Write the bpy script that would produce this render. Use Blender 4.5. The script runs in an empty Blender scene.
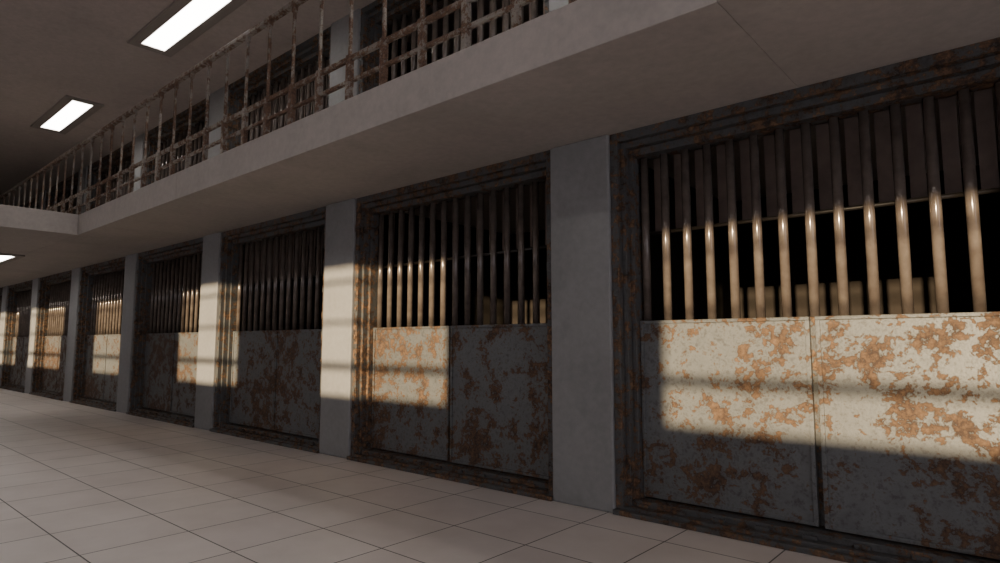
import bpy, bmesh, math, random
from mathutils import Vector, Matrix
random.seed(4)
S=bpy.context.scene
COL=S.collection

# ---------------- materials ----------------
def newmat(name):
    m=bpy.data.materials.new(name); m.use_nodes=True
    nt=m.node_tree; b=nt.nodes['Principled BSDF']
    return m,nt,b
def N(nt,t,**kw):
    n=nt.nodes.new(t)
    for k,v in kw.items():
        if k in n.inputs: n.inputs[k].default_value=v
        else: setattr(n,k,v)
    return n
def ramp(nt,stops,interp='LINEAR'):
    r=nt.nodes.new('ShaderNodeValToRGB'); r.color_ramp.interpolation=interp
    e=r.color_ramp.elements
    while len(e)<len(stops): e.new(0.5)
    for i,(p,c) in enumerate(stops):
        e[i].position=p; e[i].color=(c[0],c[1],c[2],1)
    return r
def mixc(nt,fac,a,b,mode='MIX'):
    m=nt.nodes.new('ShaderNodeMix'); m.data_type='RGBA'; m.blend_type=mode
    L=nt.links
    for sock,v in ((m.inputs[0],fac),(m.inputs[6],a),(m.inputs[7],b)):
        if hasattr(v,'is_output'): L.new(v,sock)
        elif isinstance(v,(int,float)): sock.default_value=v
        else: sock.default_value=(v[0],v[1],v[2],1)
    return m.outputs[2]
def coords(nt,world=True,scale=(1,1,1)):
    mp=nt.nodes.new('ShaderNodeMapping'); mp.inputs['Scale'].default_value=scale
    if world:
        g=nt.nodes.new('ShaderNodeNewGeometry'); nt.links.new(g.outputs['Position'],mp.inputs[0])
    else:
        g=nt.nodes.new('ShaderNodeTexCoord'); nt.links.new(g.outputs['Object'],mp.inputs[0])
    return mp.outputs[0]
def noise(nt,vec,scale,detail=6,rough=.55,dist=0):
    n=N(nt,'ShaderNodeTexNoise',Scale=scale,Detail=detail,Roughness=rough,Distortion=dist)
    nt.links.new(vec,n.inputs['Vector']); return n.outputs['Fac']
def bump(nt,b,h,strength=.3,dist=.01):
    bp=N(nt,'ShaderNodeBump',Strength=strength,Distance=dist)
    nt.links.new(h,bp.inputs['Height']); nt.links.new(bp.outputs[0],b.inputs['Normal'])

def concrete(name,base,var=.12,rough=.75,streak=True):
    m,nt,b=newmat(name); v=coords(nt)
    n1=noise(nt,v,1.3,8,.62,.4); n2=noise(nt,v,18,6,.6)
    d=tuple(c*(1-var*2) for c in base); l=tuple(min(1,c*(1+var)) for c in base)
    r=ramp(nt,[(.3,d),(.5,base),(.72,l)]); nt.links.new(n1,r.inputs[0])
    r2=ramp(nt,[(.35,(.86,.86,.86)),(.65,(1,1,1))]); nt.links.new(n2,r2.inputs[0])
    c=mixc(nt,.8,r.outputs[0],r2.outputs[0],'MULTIPLY')
    nt.links.new(c,b.inputs['Base Color']); b.inputs['Roughness'].default_value=rough
    bump(nt,b,n2,.12,.01); return m

def rustmat(name,paint,t,rough=.5,dark=(.035,.022,.016),scale=4.5,rust=((.075,.045,.03),(.13,.078,.045),(.21,.135,.08)),wbig=.4,wfine=.35,fs=4.0):
    m,nt,b=newmat(name); v=coords(nt)
    L=nt.links
    big=noise(nt,v,1.1,3,.5); n1=noise(nt,v,scale,12,.74,.1); n2=noise(nt,v,scale*fs,8,.7); fine=noise(nt,v,60,5,.6)
    tot=1+wbig+wfine
    ad=N(nt,'ShaderNodeMath',operation='MULTIPLY_ADD'); L.new(big,ad.inputs[0]); ad.inputs[1].default_value=wbig; L.new(n1,ad.inputs[2])
    ad2=N(nt,'ShaderNodeMath',operation='MULTIPLY_ADD'); L.new(n2,ad2.inputs[0]); ad2.inputs[1].default_value=wfine; L.new(ad.outputs[0],ad2.inputs[2])
    hf=N(nt,'ShaderNodeMath',operation='MULTIPLY'); L.new(ad2.outputs[0],hf.inputs[0]); hf.inputs[1].default_value=1/tot
    mk=ramp(nt,[(t-.003,(0,0,0)),(t+.005,(1,1,1))]); L.new(hf.outputs[0],mk.inputs[0])
    edge=ramp(nt,[(t-.035,(1,1,1)),(t-.004,(.66,.6,.53))]); L.new(hf.outputs[0],edge.inputs[0])
    pr=ramp(nt,[(.3,tuple(c*.7 for c in paint)),(.55,paint),(.75,tuple(c*1.2 for c in paint))]); L.new(n1,pr.inputs[0])
    sp=ramp(nt,[(.36,(.45,.41,.38)),(.48,(1,1,1))]); L.new(n2,sp.inputs[0])
    pc=mixc(nt,.7,pr.outputs[0],sp.outputs[0],'MULTIPLY')
    pc=mixc(nt,.8,pc,edge.outputs[0],'MULTIPLY')
    rr=ramp(nt,[(.36,dark),(.46,rust[0]),(.56,rust[1]),(.70,rust[2])]); L.new(n2,rr.inputs[0])
    c=mixc(nt,mk.outputs[0],pc,rr.outputs[0]); L.new(c,b.inputs['Base Color'])
    ro=N(nt,'ShaderNodeMapRange'); L.new(mk.outputs[0],ro.inputs[0]); ro.inputs[3].default_value=rough; ro.inputs[4].default_value=.85
    L.new(ro.outputs[0],b.inputs['Roughness'])
    hs=N(nt,'ShaderNodeMath',operation='MULTIPLY_ADD'); L.new(fine,hs.inputs[0]); hs.inputs[1].default_value=.5; L.new(mk.outputs[0],hs.inputs[2])
    bump(nt,b,hs.outputs[0],.4,.007)
    return m

M_COL=concrete('column_concrete',(.245,.242,.245),.08,.6)
M_SLAB=concrete('slab_concrete',(.44,.40,.37),.06,.7)
M_CEIL=concrete('ceiling_plaster',(.45,.39,.36),.05,.8)
M_WALL=concrete('wall_concrete',(.42,.38,.36),.1,.8)
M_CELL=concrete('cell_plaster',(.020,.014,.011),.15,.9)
M_PANEL=rustmat('rusted_painted_sheet',(.135,.140,.145),.518,.45,(.035,.02,.015),6.0,((.055,.032,.022),(.105,.060,.035),(.165,.10,.06)))
M_FRAME=rustmat('heavily_rusted_frame',(.085,.087,.090),.505,.5,(.014,.010,.009),9,((.035,.021,.015),(.12,.066,.036),(.26,.155,.088)),.3,.7,2.2)
M_RAIL=rustmat('weathered_rail_paint',(.33,.295,.26),.500,.5,(.06,.035,.025),11,((.10,.055,.038),(.16,.095,.062),(.22,.14,.09)))
m,nt,b=newmat('bar_steel'); v=coords(nt); n=noise(nt,v,9,6,.6)
r=ramp(nt,[(.3,(.095,.074,.064)),(.6,(.15,.122,.105)),(.8,(.2,.165,.14))]); nt.links.new(n,r.inputs[0]); nt.links.new(r.outputs[0],b.inputs['Base Color'])
b.inputs['Roughness'].default_value=.14; b.inputs['Metallic'].default_value=.2; M_BAR=m
m,nt,b=newmat('crossbar_steel'); b.inputs['Base Color'].default_value=(.03,.025,.022,1); b.inputs['Roughness'].default_value=.4; M_CROSS=m
m,nt,b=newmat('slat_steel'); v=coords(nt); n=noise(nt,v,7,6,.6); r=ramp(nt,[(.3,(.10,.072,.06)),(.7,(.17,.125,.105))]); nt.links.new(n,r.inputs[0]); nt.links.new(r.outputs[0],b.inputs['Base Color']); b.inputs['Roughness'].default_value=.55; M_SLAT=m
# floor tiles
m,nt,b=newmat('floor_tiles'); v=coords(nt); L=nt.links
br=N(nt,'ShaderNodeTexBrick'); br.offset=0; br.squash=1
L.new(v,br.inputs['Vector'])
br.inputs['Color1'].default_value=(.63,.575,.555,1); br.inputs['Color2'].default_value=(.68,.63,.605,1); br.inputs['Mortar'].default_value=(.05,.045,.045,1)
br.inputs['Scale'].default_value=1; br.inputs['Mortar Size'].default_value=.0045; br.inputs['Mortar Smooth'].default_value=.1
br.inputs['Brick Width'].default_value=.6; br.inputs['Row Height'].default_value=.6; br.inputs['Bias'].default_value=0
n=noise(nt,v,2.2,7,.6); r=ramp(nt,[(.3,(.85,.84,.83)),(.65,(1,1,1))]); L.new(n,r.inputs[0])
L.new(mixc(nt,.8,br.outputs['Color'],r.outputs[0],'MULTIPLY'),b.inputs['Base Color'])
b.inputs['Roughness'].default_value=.5
inv=N(nt,'ShaderNodeMath',operation='SUBTRACT'); inv.inputs[0].default_value=1; L.new(br.outputs['Fac'],inv.inputs[1]); bump(nt,b,inv.outputs[0],.4,.004)
M_FLOOR=m
m,nt,b=newmat('lamp_diffuser'); b.inputs['Base Color'].default_value=(.9,.9,.9,1)
b.inputs['Emission Color'].default_value=(1,.95,.89,1); b.inputs['Emission Strength'].default_value=17; M_LAMP=m
m,nt,b=newmat('lamp_housing'); b.inputs['Base Color'].default_value=(.25,.22,.2,1); b.inputs['Roughness'].default_value=.5; M_HOUS=m
m,nt,b=newmat('window_frame_paint'); b.inputs['Base Color'].default_value=(.2,.2,.2,1); M_WIN=m

# ---------------- mesh helpers ----------------
class MB:
    def __init__(s,mats): s.bm=bmesh.new(); s.mats=mats
    def box(s,x0,x1,y0,y1,z0,z1,mi=0):
        vs=[s.bm.verts.new(p) for p in ((x0,y0,z0),(x1,y0,z0),(x1,y1,z0),(x0,y1,z0),(x0,y0,z1),(x1,y0,z1),(x1,y1,z1),(x0,y1,z1))]
        for f in ((0,3,2,1),(4,5,6,7),(0,1,5,4),(1,2,6,5),(2,3,7,6),(3,0,4,7)):
            fc=s.bm.faces.new([vs[i] for i in f]); fc.material_index=mi
    def cyl(s,p0,p1,r,mi=0,seg=16):
        p0=Vector(p0);p1=Vector(p1);d=(p1-p0).normalized()
        q=d.to_track_quat('Z','Y'); a=[];c=[]
        for i in range(seg):
            o=q@Vector((math.cos(2*math.pi*i/seg)*r,math.sin(2*math.pi*i/seg)*r,0))
            a.append(s.bm.verts.new(p0+o)); c.append(s.bm.verts.new(p1+o))
        for i in range(seg):
            j=(i+1)%seg; f=s.bm.faces.new((a[i],a[j],c[j],c[i])); f.smooth=True; f.material_index=mi
        s.bm.faces.new(a[::-1]).material_index=mi; s.bm.faces.new(c).material_index=mi
    def mesh(s,name):
        me=bpy.data.meshes.new(name); s.bm.to_mesh(me); s.bm.free()
        for m in s.mats: me.materials.append(m)
        return me
def obj(name,me,loc=(0,0,0),parent=None,bevel=0):
    o=bpy.data.objects.new(name,me); o.location=loc; COL.objects.link(o)
    if parent: o.parent=parent
    if bevel:
        md=o.modifiers.new('bevel','BEVEL'); md.width=bevel; md.segments=2; md.limit_method='ANGLE'; md.angle_limit=math.radians(50)
    return o

# ---------------- dimensions ----------------
P=3.15; WY=3.94; SOF=2.76; TOP=3.06; CEIL=4.92; BACK=6.8
CW=.535; OW=P-CW; E0=3.95
XR=E0+OW; XL=E0-P*9-CW
SLABY=2.70; WINY=-4.1; LX=-10.45

# floor, ceiling
b_=MB([M_FLOOR]); b_.box(XL,XR,WINY-.3,BACK+.2,-.2,0); obj('floor',b_.mesh('floor'))
b_=MB([M_CEIL]); b_.box(XL,XR,WINY-.3,BACK+.2,CEIL,CEIL+.2); obj('ceiling',b_.mesh('ceiling'))
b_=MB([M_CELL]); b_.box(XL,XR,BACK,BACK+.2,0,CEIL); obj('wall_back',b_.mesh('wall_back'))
b_=MB([M_WALL]); b_.box(XL-.2,XL,WINY-.3,BACK+.2,0,CEIL); obj('wall_left',b_.mesh('wall_left'))

def colmesh(z0,z1,name):
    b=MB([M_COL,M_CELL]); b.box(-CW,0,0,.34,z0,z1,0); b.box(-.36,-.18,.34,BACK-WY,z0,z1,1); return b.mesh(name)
cm0=colmesh(0,SOF,'column_lower'); cm1=colmesh(TOP,CEIL,'column_upper')
edges=[E0-P*k for k in range(0,10)]
for x in edges:
    obj('concrete_column',cm0,(x,WY,0),bevel=.012)
    obj('concrete_column',cm1,(x,WY,0),bevel=.012)

b_=MB([M_SLAB])
js=[XR]+[-1.02+6*k for k in (0,-1)]+[LX]
for a,c in zip(js[:-1],js[1:]): b_.box(c,a,SLABY,BACK,SOF,TOP)
b_.box(XL,LX,SLABY,BACK,SOF,TOP)
obj('balcony_slab',b_.mesh('balcony_slab'),bevel=.006)
b_=MB([M_SLAB]); b_.box(XL,LX,WINY,SLABY,SOF,TOP); obj('landing_slab',b_.mesh('landing_slab'),bevel=.006)

# ---------------- cell door ----------------
def door_parts(H,ph,cross):
    parts={}
    f=MB([M_FRAME])
    W=OW; M=W/2
    for s in (0,1):
        def X(a,c): return (a,c) if s==0 else (W-c,W-a)
        f.box(*X(0,.06),.03,.30,0,H); f.box(*X(.06,.095),.08,.30,0,H); f.box(*X(.095,.13),.14,.30,0,H)
        rr=random.Random(7+s)
        zz=.2
        while zz<H-.3:
            h=rr.uniform(.04,.11); f.box(*X(.008,.052),.018,.03,zz,zz+h); zz+=rr.uniform(.2,.42)
    f.box(.06,W-.06,.03,.30,H-.07,H); f.box(.095,W-.095,.08,.30,H-.115,H-.07); f.box(.13,W-.13,.14,.30,H-.17,H-.115)
    f.box(0.0,W,-.02,.03,0,.035); f.box(.06,W-.06,.03,.30,0,.055); f.box(.095,W-.095,.10,.30,.055,.095)
    for k in range(9):
        xx=.14+k*.27; f.box(xx,xx+.08,.075,.10,.055,.08)
    parts['frame']=(f,.004)
    for nm,x0,x1,yo in (('leaf_left',.135,M-.022,.0),('leaf_right',M+.016,W-.135,-.018)):
        l=MB([M_PANEL,M_FRAME]); y=.20+yo
        l.box(x0,x1,y,y+.03,.11,ph)
        bw=.026
        l.box(x0,x0+bw,y-.012,y,.11,ph); l.box(x1-bw,x1,y-.012,y,.11,ph)
        l.box(x0+bw,x1-bw,y-.012,y,.11,.11+bw)
        l.box(x0,x1,y-.016,y+.05,ph,ph+.022)
        parts[nm]=(l,.003)
    g=MB([M_FRAME]); g.box(M-.022,M+.016,.222,.26,.11,ph+.02); parts['meeting_stile']=(g,0)
    bb=MB([M_BAR,M_CROSS,M_SLAT])
    n=15
    pitch=(W-.34)/(n-1)
    for i in range(n):
        xx=.17+pitch*i
        bb.cyl((xx,.245,ph+.02),(xx,.245,H-.16),.030)
        if i<n-1:
            c=xx+pitch*.5
            bb.box(c-.040,c+.040,.32,.328,cross,H-.1,2)
    bb.cyl((.12,.29,cross),(W-.12,.29,cross),.014,1)
    parts['bars']=(bb,0)
    return {k:(v[0].mesh('door_'+k),v[1]) for k,v in parts.items()}
low=door_parts(SOF,1.34,2.02); up=door_parts(CEIL-TOP,.72,.85)
for x in edges:
    for z,pp in ((0,low),(TOP,up)):
        e=bpy.data.objects.new('cell_door',None); COL.objects.link(e); e.location=(x,WY,z); e.empty_display_size=.2
        for k,(me,bv) in pp.items(): obj(k,me,(0,0,0),e,bv)
# ---------------- railing ----------------
def railing(name,p0,p1):
    b=MB([M_RAIL,M_RAIL]); p0=Vector(p0);p1=Vector(p1); d=p1-p0; Ln=d.length; u=d/Ln; w=Vector((-u.y,u.x,0))
    def obox(s0,s1,hw,z0,z1,mi):
        c=[]
        for z in (z0,z1):
            for s,t in ((s0,-hw),(s1,-hw),(s1,hw),(s0,hw)):
                q=p0+u*s+w*t; c.append(b.bm.verts.new((q.x,q.y,z)))
        for f in ((0,3,2,1),(4,5,6,7),(0,1,5,4),(1,2,6,5),(2,3,7,6),(3,0,4,7)):
            b.bm.faces.new([c[i] for i in f]).material_index=mi
    z=TOP
    obox(0,Ln,.028,z+1.10,z+1.14,1)
    obox(0,Ln,.016,z+.33,z+.37,0)
    obox(0,Ln,.014,z+.15,z+.18,0)
    n=int(round(Ln/.42))
    for i in range(n+1):
        s=min(max(Ln*i/n,.02),Ln-.02); hw=.013
        obox(s-hw,s+hw,.012,z+.33,z+1.10,1)
        obox(s-.026,s+.026,.022,z,z+.38,0)
        obox(s-.02,s+.02,.02,z+1.04,z+1.10,1)
    return obj(name,b.mesh(name),bevel=.003)
railing('balcony_railing',(XL,SLABY+.05,0),(XR,SLABY+.05,0))

# ---------------- lamps ----------------
def lamp(x0,x1,y0,y1,z,name='ceiling_or_fill_light'):
    e=bpy.data.objects.new(name,None); e.location=((x0+x1)/2,(y0+y1)/2,z); COL.objects.link(e)
    lx=(x1-x0)/2; ly=(y1-y0)/2; m_=.12
    h=MB([M_HOUS])
    h.box(-lx-m_,lx+m_,-ly-m_,-ly,-.03,0);h.box(-lx-m_,lx+m_,ly,ly+m_,-.03,0)
    h.box(-lx-m_,-lx,-ly,ly,-.03,0);h.box(lx,lx+m_,-ly,ly,-.03,0)
    obj('housing',h.mesh('housing'),parent=e,bevel=.006)
    d=MB([M_LAMP]); d.box(-lx,lx,-ly,ly,-.018,-.002); obj('diffuser',d.mesh('diffuser'),parent=e)
for k in range(-2,2):
    xf=-8.18-4.57*k
    if xf+1.8<XR: lamp(xf,xf+1.8,2.65,2.92,CEIL)
for k in range(-2,4):  # second row is out of view, added as fill light for the hall
    xf=-8.18-4.57*k
    if xf+1.8<XR: lamp(xf,xf+1.8,-1.9,-1.63,CEIL)
for k in range(3): lamp(-15.2-4*k,-13.7-4*k,2.4,2.62,SOF)

# ---------------- window wall ----------------
A_,T_=.20,.085; sh=8.1
wins=[]
for k in range(-1,6):
    x0=-2.0-4.13*k+A_*sh
    if x0>XL+.2: wins.append((x0,x0+1.93))
wins.sort()
z0,z1=.64+T_*sh,2.02+T_*sh
b_=MB([M_WALL])
b_.box(XL,XR,WINY-.15,WINY,0,z0); b_.box(XL,XR,WINY-.15,WINY,z1,CEIL)
px=XL
for a,c in wins:
    c=min(c,XR)
    if a>px: b_.box(px,a,WINY-.15,WINY,z0,z1)
    px=c
if px<XR: b_.box(px,XR,WINY-.15,WINY,z0,z1)
obj('wall_window_side',b_.mesh('wall_window_side'))
for i,(a,c) in enumerate(wins):
    w=MB([M_WIN])
    for pz,t in ((.95,.035),(1.42,.02),(1.86,.02)):
        zc=pz+T_*sh; w.box(a,c,WINY-.09,WINY-.05,zc-t,zc+t)
    obj('window_%d'%(i+1),w.mesh('window'))

# ---------------- lights ----------------
sd=bpy.data.lights.new('sun','SUN'); sd.energy=11.5; sd.color=(1,.78,.47); sd.angle=math.radians(.8)
so=bpy.data.objects.new('sun',sd); COL.objects.link(so); so.location=(2,-9,4)
so.rotation_euler=Vector((-A_,1,-T_)).to_track_quat('-Z','Y').to_euler()
w=bpy.data.worlds.new('world'); S.world=w; w.use_nodes=True
bg=w.node_tree.nodes['Background']; bg.inputs[0].default_value=(.70,.69,.76,1); bg.inputs[1].default_value=2.1

# ---------------- camera ----------------
cd=bpy.data.cameras.new('cam'); cd.sensor_width=36; cd.lens=36*.620; cd.clip_start=.05
co=bpy.data.objects.new('camera',cd); COL.objects.link(co); co.location=(0,0,1.2)
p=math.atan(61.5/620)
F=Vector((-.655*math.cos(p),.756*math.cos(p),math.sin(p)))
co.rotation_euler=F.to_track_quat('-Z','Y').to_euler()
S.camera=co
